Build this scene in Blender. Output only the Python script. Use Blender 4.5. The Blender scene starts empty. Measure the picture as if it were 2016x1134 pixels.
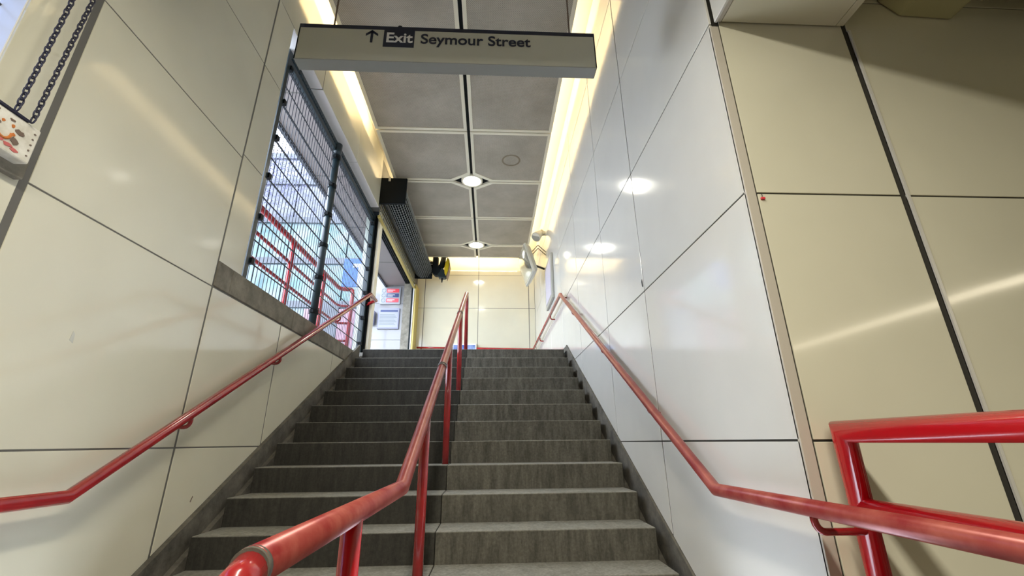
import bpy, math, random
from mathutils import Vector, Matrix
random.seed(7)
C = bpy.context.scene
COL = C.collection

# ------------------------------------------------------------------ camera
cam_d = bpy.data.cameras.new('camera'); cam = bpy.data.objects.new('camera', cam_d); COL.objects.link(cam)
cam_d.sensor_width = 36.0; cam_d.sensor_fit = 'HORIZONTAL'; cam_d.lens = 15.277; cam_d.clip_start = 0.02
rx, ry, rz = (0.998818, -0.047594, -0.009843), (-0.006646, -0.334369, 0.942419), (-0.048144, -0.94124, -0.33429)
cam.matrix_world = Matrix(((rx[0], ry[0], rz[0], 0), (rx[1], ry[1], rz[1], 0), (rx[2], ry[2], rz[2], 0), (0, 0, 0, 1)))
C.camera = cam

# ------------------------------------------------------------------ world (overcast daylight outside)
w = bpy.data.worlds.new('sky'); C.world = w; w.use_nodes = True
bg = w.node_tree.nodes['Background']; bg.inputs[0].default_value = (0.76, 0.85, 1.0, 1); bg.inputs[1].default_value = 5.6

# ------------------------------------------------------------------ lights
def area(name, loc, size, energy, color, direction=(0, 0, -1)):
    d = bpy.data.lights.new(name, 'AREA'); d.shape = 'RECTANGLE'; d.size, d.size_y = size
    d.energy = energy; d.color = color
    o = bpy.data.objects.new(name, d); COL.objects.link(o); o.location = loc
    z = -Vector(direction).normalized(); y = Vector((0, 1, 0)); y = (y - z * y.dot(z)).normalized(); x = y.cross(z)   # size_y runs along the passage
    o.rotation_euler = Matrix((x, y, z)).transposed().to_euler(); return o
WARM = (1.0, 0.80, 0.49)
WHITE = (1.0, 0.94, 0.80)
# cove tubes lying on top of the ceiling raft, along its right, left and far edges
area('cove_light_right', (0.72, 6.5, 4.40), (0.06, 6.4), 25, WARM, (0.8, 0, 0.6))
area('cove_light_left_near', (-1.50, 4.3, 4.40), (0.06, 2.2), 14, WARM, (-0.8, 0, 0.6))
area('cove_light_left_far', (-1.50, 8.0, 4.40), (0.06, 3.2), 10, WARM, (-0.8, 0, 0.6))
area('cove_light_back', (-0.4, 9.74, 4.40), (2.2, 0.06), 18, WARM, (0, 0.8, 0.6))
# ceiling tubes of the lower concourse, behind and beside the camera
area('concourse_light_centre', (-0.10, -1.6, 2.40), (0.24, 5.0), 112, WHITE)
area('concourse_light_right', (5.5, -2.7, 1.55), (0.16, 4.2), 9, (1.0, 0.88, 0.66), (-0.25, 0, -1))
for y in (6.55, 9.17):
    d = bpy.data.lights.new('downlight_lamp', 'SPOT'); d.energy = 12; d.color = (1.0, 0.96, 0.82); d.spot_size = math.radians(150)
    d.spot_blend = 0.6; d.shadow_soft_size = 0.10
    o = bpy.data.objects.new('downlight_lamp', d); COL.objects.link(o); o.location = (-0.345, y, 4.24 if y > 3 else 3.9)

# ------------------------------------------------------------------ view
vs = C.view_settings; vs.view_transform = 'Standard'; vs.look = 'None'; vs.gamma = 1; vs.use_curve_mapping = False
vs.exposure = 1.0

# ------------------------------------------------------------------ materials
def mat(name, color, rough=0.5, metal=0.0, emit=None, estr=0.0, spec=0.5):
    m = bpy.data.materials.new(name); m.use_nodes = True
    b = m.node_tree.nodes['Principled BSDF']
    b.inputs['Base Color'].default_value = (*color, 1); b.inputs['Roughness'].default_value = rough
    b.inputs['Metallic'].default_value = metal; b.inputs['Specular IOR Level'].default_value = spec
    if emit: b.inputs['Emission Color'].default_value = (*emit, 1); b.inputs['Emission Strength'].default_value = estr
    return m
def N(m, t, **k):
    n = m.node_tree.nodes.new(t)
    for a, v in k.items(): setattr(n, a, v)
    return n
def L(m, a, b): m.node_tree.links.new(a, b)
def bsdf(m): return m.node_tree.nodes['Principled BSDF']
def noise_mix(m, c1, c2, scale=5, detail=6, lo=0.35, hi=0.65, stretch=None, rough=0.6):
    tc = N(m, 'ShaderNodeTexCoord'); src = tc.outputs['Object']
    if stretch:
        mp = N(m, 'ShaderNodeMapping'); mp.inputs['Scale'].default_value = stretch; L(m, src, mp.inputs[0]); src = mp.outputs[0]
    n = N(m, 'ShaderNodeTexNoise'); n.inputs['Scale'].default_value = scale; n.inputs['Detail'].default_value = detail
    n.inputs['Roughness'].default_value = rough; L(m, src, n.inputs['Vector'])
    r = N(m, 'ShaderNodeValToRGB'); r.color_ramp.elements[0].position = lo; r.color_ramp.elements[1].position = hi
    r.color_ramp.elements[0].color = (*c1, 1); r.color_ramp.elements[1].color = (*c2, 1)
    L(m, n.outputs['Fac'], r.inputs[0]); return n, r
def bump(m, h, strength, dist=0.01):
    b = N(m, 'ShaderNodeBump'); b.inputs['Strength'].default_value = strength; b.inputs['Distance'].default_value = dist
    L(m, h, b.inputs['Height']); L(m, b.outputs[0], bsdf(m).inputs['Normal']); return b

def enamel(name, color, rough=0.105):
    m = mat(name, color, rough); dk = tuple(c * 0.93 for c in color)
    n, r = noise_mix(m, dk, color, 1.1, 3, 0.3, 0.6); L(m, r.outputs[0], bsdf(m).inputs['Base Color'])
    tc = N(m, 'ShaderNodeTexCoord'); n2 = N(m, 'ShaderNodeTexNoise'); n2.inputs['Scale'].default_value = 2.2; n2.inputs['Detail'].default_value = 1
    L(m, tc.outputs['Object'], n2.inputs['Vector']); bump(m, n2.outputs['Fac'], 0.12, 0.012)
    bsdf(m).inputs['Coat Weight'].default_value = 0.35; bsdf(m).inputs['Coat Roughness'].default_value = 0.06
    return m
M_EN = enamel('cream_enamel', (0.71, 0.685, 0.54))
M_ENW = enamel('white_enamel', (0.74, 0.73, 0.68))
M_JOINT = mat('dark_joint', (0.03, 0.028, 0.022), 0.9)
M_GREYJ = mat('grey_joint_strip', (0.13, 0.125, 0.11), 0.6)
M_ALU = mat('aluminium_strip', (0.80, 0.79, 0.74), 0.35, 0.3)
M_TAN = mat('tan_corner_trim', (0.52, 0.48, 0.41), 0.4)
def concrete(name, a, b, rough=0.85, scale=9, stretch=None, st=0.35):
    m = mat(name, a, rough); n, r = noise_mix(m, a, b, scale, 9, 0.32, 0.68, stretch, 0.72)
    L(m, r.outputs[0], bsdf(m).inputs['Base Color']); bump(m, n.outputs['Fac'], st, 0.01); return m
M_CONC = concrete('coping_concrete', (0.12, 0.11, 0.085), (0.27, 0.25, 0.20), scale=7)
M_CONCD = concrete('stringer_concrete', (0.05, 0.047, 0.038), (0.17, 0.155, 0.125), scale=6)
M_FLOOR = concrete('floor_terrazzo', (0.16, 0.15, 0.13), (0.26, 0.25, 0.22), scale=20)
M_RIB = mat('olive_painted_concrete', (0.42, 0.40, 0.22), 0.6)
# stair stone: worn pale treads, dirty streaked risers (darker on the vertical faces)
M_STEP = mat('stair_stone', (0.1, 0.1, 0.09), 0.8)
M_STEPD = mat('stair_stone_dark_riser', (0.1, 0.1, 0.09), 0.8)  # left-hand slabs: same stone, risers much darker than the right-hand ones
def build_step(m, q):
    D = lambda c: tuple(v * q for v in c)
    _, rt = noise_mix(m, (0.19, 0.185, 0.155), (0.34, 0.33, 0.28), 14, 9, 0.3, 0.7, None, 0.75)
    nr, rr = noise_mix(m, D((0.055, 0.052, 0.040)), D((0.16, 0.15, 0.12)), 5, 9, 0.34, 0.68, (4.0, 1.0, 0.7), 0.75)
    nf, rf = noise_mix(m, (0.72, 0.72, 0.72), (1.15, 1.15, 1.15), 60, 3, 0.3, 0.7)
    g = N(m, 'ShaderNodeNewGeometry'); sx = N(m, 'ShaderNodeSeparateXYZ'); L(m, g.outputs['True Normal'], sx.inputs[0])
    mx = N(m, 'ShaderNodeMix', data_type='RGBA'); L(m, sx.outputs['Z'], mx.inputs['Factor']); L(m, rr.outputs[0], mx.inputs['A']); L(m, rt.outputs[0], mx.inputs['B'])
    mu = N(m, 'ShaderNodeMix', data_type='RGBA', blend_type='MULTIPLY'); mu.inputs['Factor'].default_value = 1
    L(m, mx.outputs['Result'], mu.inputs['A']); L(m, rf.outputs[0], mu.inputs['B']); L(m, mu.outputs['Result'], bsdf(m).inputs['Base Color'])
    bump(m, nf.outputs['Fac'], 0.35, 0.004)
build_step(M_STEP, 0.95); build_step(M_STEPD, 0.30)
M_RED = mat('red_rail_paint', (0.36, 0.016, 0.018), 0.22); bsdf(M_RED).inputs['Coat Weight'].default_value = 0.4
_, _r = noise_mix(M_RED, (0.24, 0.010, 0.014), (0.37, 0.020, 0.020), 6, 6, 0.3, 0.7); L(M_RED, _r.outputs[0], bsdf(M_RED).inputs['Base Color'])
M_REDB = mat('bright_red_paint', (0.50, 0.004, 0.010), 0.24); bsdf(M_REDB).inputs['Coat Weight'].default_value = 0.4
M_REDW = mat('worn_red_paint', (0.48, 0.09, 0.055), 0.3, 0.15)
_, _r = noise_mix(M_REDW, (0.26, 0.022, 0.024), (0.44, 0.12, 0.09), 9, 7, 0.35, 0.72); L(M_REDW, _r.outputs[0], bsdf(M_REDW).inputs['Base Color'])
M_COLLAR = mat('grey_worn_steel', (0.16, 0.15, 0.14), 0.35, 0.7)
M_BLK = mat('black_paint', (0.006, 0.009, 0.011), 0.6, spec=0.2)
M_DKGR = mat('dark_green_grille_paint', (0.016, 0.030, 0.036), 0.35)
M_WIRE = mat('grille_wire', (0.03, 0.035, 0.045), 0.35, 0.4)
M_ROLL = mat('dull_roller_steel', (0.24, 0.26, 0.27), 0.45, 0.5)
M_YEL = mat('brass_yellow_bar', (0.50, 0.40, 0.12), 0.4, 0.2)
M_YELB = mat('bright_yellow_cover', (0.72, 0.52, 0.01), 0.4)
M_FRAME = mat('cream_panel_frame', (0.85, 0.80, 0.64), 0.4)
M_CEIL = mat('cream_ceiling_slab', (0.72, 0.66, 0.52), 0.7)
M_SIGNW = mat('sign_face', (0.52, 0.52, 0.44), 0.35)
M_SIGNB = mat('sign_dark_blue', (0.008, 0.012, 0.035), 0.4)
M_SIGNG = mat('sign_grey_underside', (0.33, 0.34, 0.32), 0.35, 0.3)
M_WHITE = mat('white_paint', (0.80, 0.80, 0.79), 0.4)
M_PALEG = mat('pale_grey_plastic', (0.55, 0.55, 0.48), 0.3)
M_LAMP = mat('lamp_glass', (1, 1, 1), 0.3, 0, (1.0, 0.97, 0.86), 14)
M_BLUE = mat('sign_blue', (0.003, 0.06, 0.25), 0.4)
M_NAVY = mat('navy_print', (0.03, 0.045, 0.14), 0.4)
M_PRED = mat('red_print', (0.75, 0.05, 0.07), 0.4)
M_GREYP = mat('grey_print', (0.14, 0.17, 0.19), 0.4)
M_LIL = mat('lilac_frame', (0.22, 0.225, 0.33), 0.4)
# perforated ceiling sheet
M_PERF = mat('perforated_ceiling_sheet', (0.33, 0.30, 0.24), 0.55, 0.1)
def build_perf():
    m = M_PERF
    _, r = noise_mix(m, (0.40, 0.36, 0.29), (0.58, 0.53, 0.44), 1.6, 8, 0.3, 0.72, None, 0.7)
    tc = N(m, 'ShaderNodeTexCoord'); mp = N(m, 'ShaderNodeMapping'); mp.inputs['Scale'].default_value = (70, 70, 70); mp.inputs['Rotation'].default_value = (0, 0, 0.785)
    L(m, tc.outputs['Object'], mp.inputs[0]); v = N(m, 'ShaderNodeTexVoronoi'); v.inputs['Randomness'].default_value = 0.0; v.inputs['Scale'].default_value = 1.0
    L(m, mp.outputs[0], v.inputs['Vector']); lt = N(m, 'ShaderNodeMath', operation='GREATER_THAN'); lt.inputs[1].default_value = 0.30; L(m, v.outputs['Distance'], lt.inputs[0])
    mx = N(m, 'ShaderNodeMix', data_type='RGBA', blend_type='MULTIPLY'); mx.inputs['Factor'].default_value = 0.62
    L(m, r.outputs[0], mx.inputs['A']); L(m, lt.outputs[0], mx.inputs['B']); L(m, mx.outputs['Result'], bsdf(m).inputs['Base Color'])
build_perf()
# outside
M_SOFFIT = mat('pinkish_soffit', (0.26, 0.23, 0.215), 0.6)
M_PAVE = concrete('street_paving', (0.20, 0.21, 0.21), (0.27, 0.28, 0.28), scale=4)
M_GLASSF = mat('pale_teal_glazing', (0.42, 0.62, 0.66), 0.15)
_, _r = noise_mix(M_GLASSF, (0.04, 0.10, 0.11), (0.13, 0.155, 0.16), 1.3, 8, 0.32, 0.68); L(M_GLASSF, _r.outputs[0], bsdf(M_GLASSF).inputs['Base Color'])
M_GLASSU = mat('lilac_glazing', (0.5, 0.5, 0.66), 0.12)
_, _r = noise_mix(M_GLASSU, (0.04, 0.045, 0.075), (0.135, 0.14, 0.165), 2.4, 12, 0.38, 0.62, None, 0.8); L(M_GLASSU, _r.outputs[0], bsdf(M_GLASSU).inputs['Base Color'])
M_BAND = mat('grey_facade_band', (0.055, 0.062, 0.075), 0.5)
M_LEAF = mat('pale_leaf', (0.08, 0.08, 0.15), 0.6)
M_BARK = mat('bark', (0.10, 0.08, 0.08), 0.9)
M_PINK = mat('pink_hoarding', (0.19, 0.10, 0.13), 0.5)
M_LOBBY = enamel('lobby_white_tile', (0.23, 0.225, 0.225), 0.3)
M_NOTICE = mat('notice_white', (0.27, 0.28, 0.30), 0.35)
M_FROST = mat('frosted_glass', (0.10, 0.14, 0.24), 0.35)
bsdf(M_FROST).inputs['Transmission Weight'].default_value = 1.0; bsdf(M_FROST).inputs['IOR'].default_value = 1.05
M_STICK = mat('grubby_white_sticker', (0.7, 0.68, 0.6), 0.45)
_, _r = noise_mix(M_STICK, (0.60, 0.57, 0.47), (0.80, 0.78, 0.70), 18, 6); L(M_STICK, _r.outputs[0], bsdf(M_STICK).inputs['Base Color'])
M_ORANGE = mat('orange_print', (0.55, 0.17, 0.03), 0.5)
M_ROSE = mat('rose_print', (0.55, 0.13, 0.12), 0.5)
M_BROWN = mat('brown_print', (0.16, 0.11, 0.08), 0.5)
M_CHAIN = mat('chain_steel', (0.035, 0.035, 0.06), 0.45, 0.5)
M_STAIN = mat('stain_ring', (0.24, 0.20, 0.13), 0.6)
M_SKYP = mat('poster_sky', (0.10, 0.20, 0.55), 0.3)
_, _r = noise_mix(M_SKYP, (0.05, 0.12, 0.42), (0.55, 0.65, 0.85), 3.0, 6, 0.45, 0.75); L(M_SKYP, _r.outputs[0], bsdf(M_SKYP).inputs['Base Color'])

# ------------------------------------------------------------------ mesh helpers
class MB:
    def __init__(s): s.v = []; s.f = []
    def add(s, v, f):
        o = len(s.v); s.v += [tuple(p) for p in v]; s.f += [tuple(i + o for i in q) for q in f]; return s
    def box(s, x0, x1, y0, y1, z0, z1):
        return s.add([(x, y, z) for x in (x0, x1) for y in (y0, y1) for z in (z0, z1)],
                     [(0, 1, 3, 2), (4, 6, 7, 5), (0, 4, 5, 1), (2, 3, 7, 6), (0, 2, 6, 4), (1, 5, 7, 3)])
    def prism(s, poly, axis, a, b):
        # poly: 2D points on the two remaining axes (in x,y,z order); extruded along axis from a to b
        def P(p, t): q = list(p); q.insert(axis, t); return q
        n = len(poly)
        return s.add([P(p, a) for p in poly] + [P(p, b) for p in poly],
                     [tuple(range(n))[::-1], tuple(range(n, 2 * n))] + [(i, (i + 1) % n, (i + 1) % n + n, i + n) for i in range(n)])
    def ring(s, outer, inner, axis, a, b):
        def P(p, t): q = list(p); q.insert(axis, t); return q
        n = len(outer); v = [P(p, a) for p in outer] + [P(p, a) for p in inner] + [P(p, b) for p in outer] + [P(p, b) for p in inner]; f = []
        for i in range(n):
            j = (i + 1) % n
            f += [(i, j, j + n, i + n), (i + 2 * n, i + 3 * n, j + 3 * n, j + 2 * n), (i, i + 2 * n, j + 2 * n, j), (i + n, j + n, j + 3 * n, i + 3 * n)]
        return s.add(v, f)
    def tube(s, pts, r, seg=14, closed=False):
        P = [Vector(p) for p in pts]; n = len(P); rings = []
        d0 = (P[1] - P[0]).normalized(); u = d0.orthogonal().normalized()
        for i in range(n):
            if closed: a = (P[i] - P[i - 1]).normalized(); b = (P[(i + 1) % n] - P[i]).normalized()
            else:
                a = (P[i] - P[i - 1]).normalized() if i else (P[1] - P[0]).normalized()
                b = (P[i + 1] - P[i]).normalized() if i < n - 1 else a
            # carry the ring along direction a onto the mitre plane
            u = (u - a * u.dot(a)).normalized(); w_ = a.cross(u); t = (a + b).normalized() if (a + b).length > 1e-6 else a
            rr = r[i] if isinstance(r, (list, tuple)) else r; ring = []
            for k in range(seg):
                an = 2 * math.pi * k / seg; o = (u * math.cos(an) + w_ * math.sin(an)) * rr
                k_ = -o.dot(t) / max(a.dot(t), 0.3); ring.append(P[i] + o + a * k_)
            rings.append(ring)
            u = (u - b * u.dot(b)).normalized()
        v = [p for r_ in rings for p in r_]; f = []
        for i in range(n if closed else n - 1):
            A, B = i * seg, ((i + 1) % n) * seg
            f += [(A + k, A + (k + 1) % seg, B + (k + 1) % seg, B + k) for k in range(seg)]
        if not closed: f += [tuple(range(seg))[::-1], tuple((n - 1) * seg + k for k in range(seg))]
        return s.add(v, f)
    def build(s, name, material, parent=None, smooth=False, bevel=0, **props):
        me = bpy.data.meshes.new(name); me.from_pydata(s.v, [], s.f); me.validate(); me.update()
        import bmesh
        bm = bmesh.new(); bm.from_mesh(me); bmesh.ops.recalc_face_normals(bm, faces=bm.faces); bm.to_mesh(me); bm.free()
        me.materials.append(material)
        if smooth:
            me.polygons.foreach_set('use_smooth', [len(p.vertices) == 4 for p in me.polygons])
        o = bpy.data.objects.new(name, me); COL.objects.link(o)
        if parent: o.parent = parent; o.matrix_parent_inverse = parent.matrix_basis.inverted() if parent.location.length else Matrix()
        if bevel:
            b = o.modifiers.new('bevel', 'BEVEL'); b.width = bevel; b.segments = 2; b.limit_method = 'ANGLE'
        for k, v in props.items(): o[k] = v
        return o
def arc(c, r, a0, a1, n, plane):
    out = []
    for i in range(n + 1):
        a = math.radians(a0 + (a1 - a0) * i / n); p = list(c); p[plane[0]] += r * math.cos(a); p[plane[1]] += r * math.sin(a); out.append(tuple(p))
    return out
def thing(name, label, cat, loc, group=None):
    o = bpy.data.objects.new(name, None); COL.objects.link(o); o.location = loc; o.empty_display_size = 0.1
    o['label'] = label; o['category'] = cat
    if group: o['group'] = group
    return o
def struct(mb, name, material, label=None, cat=None, **k):
    o = mb.build(name, material, **k); o['kind'] = 'structure'
    if label: o['label'] = label
    if cat: o['category'] = cat
    return o
def clip(poly, side):   # keep points with side(p) >= 0
    out = []
    for i, p in enumerate(poly):
        q = poly[(i + 1) % len(poly)]; a, b = side(p), side(q)
        if a >= 0: out.append(p)
        if (a >= 0) != (b >= 0):
            t = a / (a - b); out.append((p[0] + (q[0] - p[0]) * t, p[1] + (q[1] - p[1]) * t))
    return out

# ------------------------------------------------------------------ scene measures (metres, eye of the photographer at the origin)
R, T, Y0, Z0 = 0.175, 0.30539, 6.0745, 1.238        # riser, tread, top nosing
XL, XR, YB = -1.84, 1.105, 10.4                     # left wall, right wall, back wall
NSTEP = 14
FZ = Z0 - NSTEP * R                                 # lower floor
def nose(y): return Z0 - (Y0 - y) * R / T
SLAB = 4.62

# ------------------------------------------------------------------ floors and stair
f = MB().box(-2.9, 7.0, -7.0, 1.82, FZ - 0.2, FZ)
struct(f, 'floor', M_FLOOR, 'lower concourse floor at the foot of the stairs', 'floor')
f = MB().box(XL, XR, Y0 + T, YB, Z0 - 0.25, Z0).box(-2.11, XL, 6.3, YB, Z0 - 0.25, Z0)
struct(f, 'floor', M_FLOOR, 'upper landing floor at the top of the stairs', 'floor')
stair = thing('staircase', 'wide dark stone staircase climbing from the lower floor to the landing', 'staircase', (0, 2.0, FZ))
XJ = -0.33
def at_parent(o, p):
    o.parent = p; o.matrix_parent_inverse = Matrix.Translation(p.location).inverted(); return o
for i in range(NSTEP):
    yf = Y0 - i * T; zt = Z0 - i * R
    for (a, b) in ((-1.775, XJ - 0.0015), (XJ + 0.0015, 1.04)):
        dj = random.uniform(-0.003, 0.003)
        mb = MB().box(a, b, yf + dj, yf + T + 0.06, zt - R - 0.02, zt)
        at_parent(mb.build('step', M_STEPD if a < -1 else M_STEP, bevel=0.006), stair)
mb = MB()
for i in range(NSTEP):   # rough concrete core under the steps
    yf = Y0 - i * T + 0.03; mb.box(-1.77, 1.035, yf + 0.03, Y0 + T, Z0 - (i + 1) * R - R * 0.5, Z0 - (i + 1) * R - 0.02)
at_parent(mb.build('core', M_CONCD), stair)
def slope_strip(x0, x1, off_top, off_bot, y0, y1):
    return MB().prism([(y0, nose(y0) + off_bot), (y1, nose(y1) + off_bot), (y1, nose(y1) + off_top), (y0, nose(y0) + off_top)], 0, x0, x1)
at_parent(slope_strip(1.090, XR - 0.001, 0.035, -0.5, 1.95, Y0 + 0.08).build('stringer', M_CONCD, label='right-hand stringer with scuffed dirt'), stair)
at_parent(slope_strip(1.04, 1.090, -0.21, -0.6, 1.95, Y0 - 0.05).build('gutter', M_CONCD), stair)
at_parent(slope_strip(XL + 0.001, XL + 0.030, 0.070, -0.5, 1.95, Y0 - 0.02).build('stringer', M_CONCD), stair)
at_parent(slope_strip(XL + 0.030, -1.775, -0.10, -0.5, 1.95, Y0 + 0.02).build('gutter', M_CONCD), stair)
struct(MB().box(1.090, XR - 0.001, Y0 + 0.08, YB, Z0, Z0 + 0.07), 'baseboard_right', M_CONCD, 'dark skirting along the landing under the right wall', 'skirting')

# ------------------------------------------------------------------ walls: dark backing plus enamel panels as separate pieces
G = 0.004
def panels_x(parent, x_face, into, ys, zs, material, clipf=None, gy=None, skip=None, mats=None):
    """panels in the plane x = x_face, thickness going 'into' the wall"""
    for iy in range(len(ys) - 1):
        for iz in range(len(zs) - 1):
            if skip and skip(iy, iz): continue
            g0 = (gy or {}).get(ys[iy], G); g1 = (gy or {}).get(ys[iy + 1], G)
            p = [(ys[iy] + g0, zs[iz] + G), (ys[iy + 1] - g1, zs[iz] + G), (ys[iy + 1] - g1, zs[iz + 1] - G), (ys[iy] + g0, zs[iz + 1] - G)]
            if clipf: p = clip(p, clipf)
            if len(p) < 3: continue
            d = random.uniform(0, 0.0012)
            mb = MB().prism(p, 0, x_face - into * d * 0, x_face + into * 0.014)
            o = mb.build('panel', material, bevel=0.002); o.parent = parent
def panels_y(parent, y_face, into, xs, zs, material, gx=None):
    for ix in range(len(xs) - 1):
        for iz in range(len(zs) - 1):
            g0 = (gx or {}).get(xs[ix], G); g1 = (gx or {}).get(xs[ix + 1], G)
            mb = MB().box(xs[ix] + g0, xs[ix + 1] - g1, y_face, y_face + into * 0.014, zs[iz] + G, zs[iz + 1] - G)
            o = mb.build('panel', material, bevel=0.002); o.parent = parent
ZS = [FZ, -0.004, 1.018, 2.005, 2.95, 3.95, SLAB]
# right wall
wr = struct(MB().box(XR + 0.003, XR + 0.25, 1.606, YB + 0.1, FZ, SLAB), 'wall_right', M_JOINT, 'glossy enamel-panelled right wall beside the stairs', 'wall')
panels_x(wr, XR, 1, [1.592, 2.915, 3.935, 5.19, 6.45, 7.75, 9.05, YB], ZS, M_ENW, lambda p: p[1] - nose(min(p[0], Y0 + 0.1)) - 0.035, {2.915: 0.006, 3.935: 0.006, 5.19: 0.006})
# facing wall to the right, at the corner
wf = struct(MB().box(XR + 0.044, 7.0, 1.597, 1.8, FZ, 2.6), 'wall_right_return', M_JOINT, 'cream panelled wall facing the camera on the right', 'wall')
panels_y(wf, 1.592, 1, [XR + 0.047, 1.822, 3.0, 4.2, 5.4, 7.0], [FZ, -0.006, 1.012, 2.2, 2.6], M_EN, {1.822: 0.014})
MB().box(XR, XR + 0.043, 1.590, 1.606, FZ, 1.988).build('corner_strip', M_TAN, wf, bevel=0.002)
MB().box(1.836, 1.848, 1.586, 1.600, FZ, 1.99).build('cover_strip', M_ALU, wf)
# left wall backing
mb = MB()
mb.box(XL - 0.22, XL - 0.003, 1.20, 6.05, FZ, 1.165)      # below the window
mb.box(XL - 0.22, XL - 0.003, 1.36, 3.075, 1.165, SLAB)   # near pier
mb.box(XL - 0.16, XL - 0.003, 3.075, 6.32, 3.645, SLAB)   # over the window
mb.box(XL - 0.22, XL - 0.003, -7, 1.20, FZ, 0.97)
mb.box(XL - 0.22, XL - 0.003, -7, 1.36, 1.9, 2.6)
mb.box(XL - 0.22, XL - 0.003, -7, 0.2, 0.97, 2.6)
mb.box(XL - 0.27, XL - 0.03, 6.32, YB + 0.1, 3.70, SLAB)   # lintel over the opening
wl = struct(mb, 'wall_left', M_GREYJ, 'cream enamel-panelled left wall beside the stairs', 'wall')
GY = {1.562: 0.017, 2.797: 0.009, 3.80: 0.008, 5.13: 0.007}
cl = lambda p: p[1] - nose(p[0]) - 0.07
panels_x(wl, XL, -1, [-1.0, 0.2, 1.562, 2.797, 3.80, 5.13, 6.04], [FZ, -0.012, 0.99], M_EN, cl, GY)
panels_x(wl, XL, -1, [1.562, 2.797], [0.99, 1.998, 2.90, 3.95, SLAB], M_EN, None, GY)
panels_x(wl, XL, -1, [2.797, 3.085], [1.165, 2.035, 2.90, 3.645], M_EN, None, GY)
panels_x(wl, XL, -1, [1.335, 1.562], [1.05, 2.6], M_EN, None, GY)
panels_x(wl, XL, -1, [2.797, 3.82, 5.12, 6.33], [3.645, SLAB], M_EN, None, {2.797: 0.007, 3.82: 0.008, 5.12: 0.003})
for a, b in ((3.085, 3.81), (3.83, 5.115), (5.125, 6.33)):    # white underside of the wall over the window
    MB().box(XL - 0.15, XL, a, b, 3.628, 3.642).build('soffit_panel', M_WHITE, wl, bevel=0.002)
MB().box(XL - 0.20, XL - 0.0145, 3.072, 3.085, 1.165, 3.64).build('reveal_panel', M_GREYJ, wl)
# concrete coping under the window, in pieces
cop = thing('window_coping', 'rough grey concrete coping under the left window grille', 'coping', (XL, 4.4, 1.0))
cy = [2.800, 2.975, 3.99, 5.34, 6.068]
for a, b in zip(cy[:-1], cy[1:]):
    at_parent(MB().box(XL - 0.21, XL + 0.006, a + 0.002, b - 0.002, 0.998, 1.178).build('coping_stone', M_CONC, bevel=0.006), cop)
cop2 = thing('wall_coping', 'short grey concrete coping under the sticker-covered chain box', 'coping', (XL, 1.3, 0.97))
at_parent(MB().box(XL - 0.2, XL + 0.03, 0.2, 1.532, 0.972, 1.052).build('coping_stone', M_CONC, bevel=0.006), cop2)
# back wall
wb = struct(MB().box(-1.87, XR + 0.2, YB + 0.003, YB + 0.2, Z0 - 0.2, SLAB), 'wall_back', M_GREYJ, 'cream panelled back wall behind the landing', 'wall')
panels_y(wb, YB, 1, [-1.86, -1.655, -0.318, 0.952, XR], [Z0, 3.15, 4.03, SLAB], M_EN, {-1.655: 0.008, -0.318: 0.006, 0.952: 0.008})
# far jamb of the opening
mb = MB().box(-2.09, -1.905, 9.98, YB + 0.1, Z0, 3.70)
jf = struct(mb, 'door_1_jamb', M_CONC, 'stained concrete jamb at the far side of the street opening', 'jamb')
MB().box(-1.905, -1.862, 9.96, YB, Z0, 3.70).build('guide_rail', M_BLK, jf)
MB().box(-1.862, -1.842, 9.95, YB, Z0, 3.62).build('edge_strip', M_WHITE, jf)
MB().box(-1.842, -1.80, 9.97, YB + 0.02, Z0, 3.62).build('edge_strip', M_YEL, jf)
mb = MB().box(-2.02, -1.905, 6.60, 6.78, Z0 - 0.1, 3.72)
jn = struct(mb, 'door_1_frame', M_BLK, 'black steel post between the grille and the street opening', 'door frame')
MB().box(-2.085, -2.02, 6.58, 6.76, Z0 - 0.1, 3.66).build('channel', mat('pale_green_channel', (0.42, 0.46, 0.40), 0.4, 0.3), jn)
MB().box(-1.905, -1.868, 6.62, 6.78, Z0, 3.70).build('edge_strip', M_FRAME, jn)
mb = MB().box(-2.06, -1.90, 6.78, 9.98, 3.665, 3.70)
for k in range(3): mb.box(-2.06 + k * 0.035, -2.045 + k * 0.035, 6.78, 9.98, 3.63, 3.665)
mb.build('lintel_track', M_BLK, jn)
# upper floor slab, bulkhead, concourse box behind the camera
mb = MB().box(-2.1, 1.4, 3.2, YB + 0.2, SLAB, SLAB + 0.15)
struct(mb, 'ceiling', M_CEIL, 'cream slab above the ceiling raft', 'ceiling')
mb = MB().box(-2.1, 1.4, 1.4, 3.2, 4.32, 4.6)
struct(mb, 'ceiling', M_CEIL, 'cream soffit over the lower stairs', 'ceiling')
mb = MB().box(-2.1, 7.2, -7.2, 1.42, 2.42, 2.6).box(XR + 0.2, 7.2, 1.42, 1.82, 2.42, 2.6)
struct(mb, 'ceiling', M_RIB, 'low concourse ceiling behind the camera', 'ceiling')
struct(MB().box(-2.1, XR + 0.2, 1.36, 1.50, 2.42, 4.6).box(XR + 0.01, XR + 0.2, 1.50, 1.606, 2.42, 4.6), 'wall_bulkhead', M_CEIL, 'bulkhead over the foot of the stairs', 'wall')
struct(MB().box(-2.1, 7.2, -7.2, -7.0, FZ, 2.5).box(7.0, 7.2, -7.0, 1.8, FZ, 2.5), 'wall_concourse', M_EN, 'far concourse walls behind the camera', 'wall')
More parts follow.
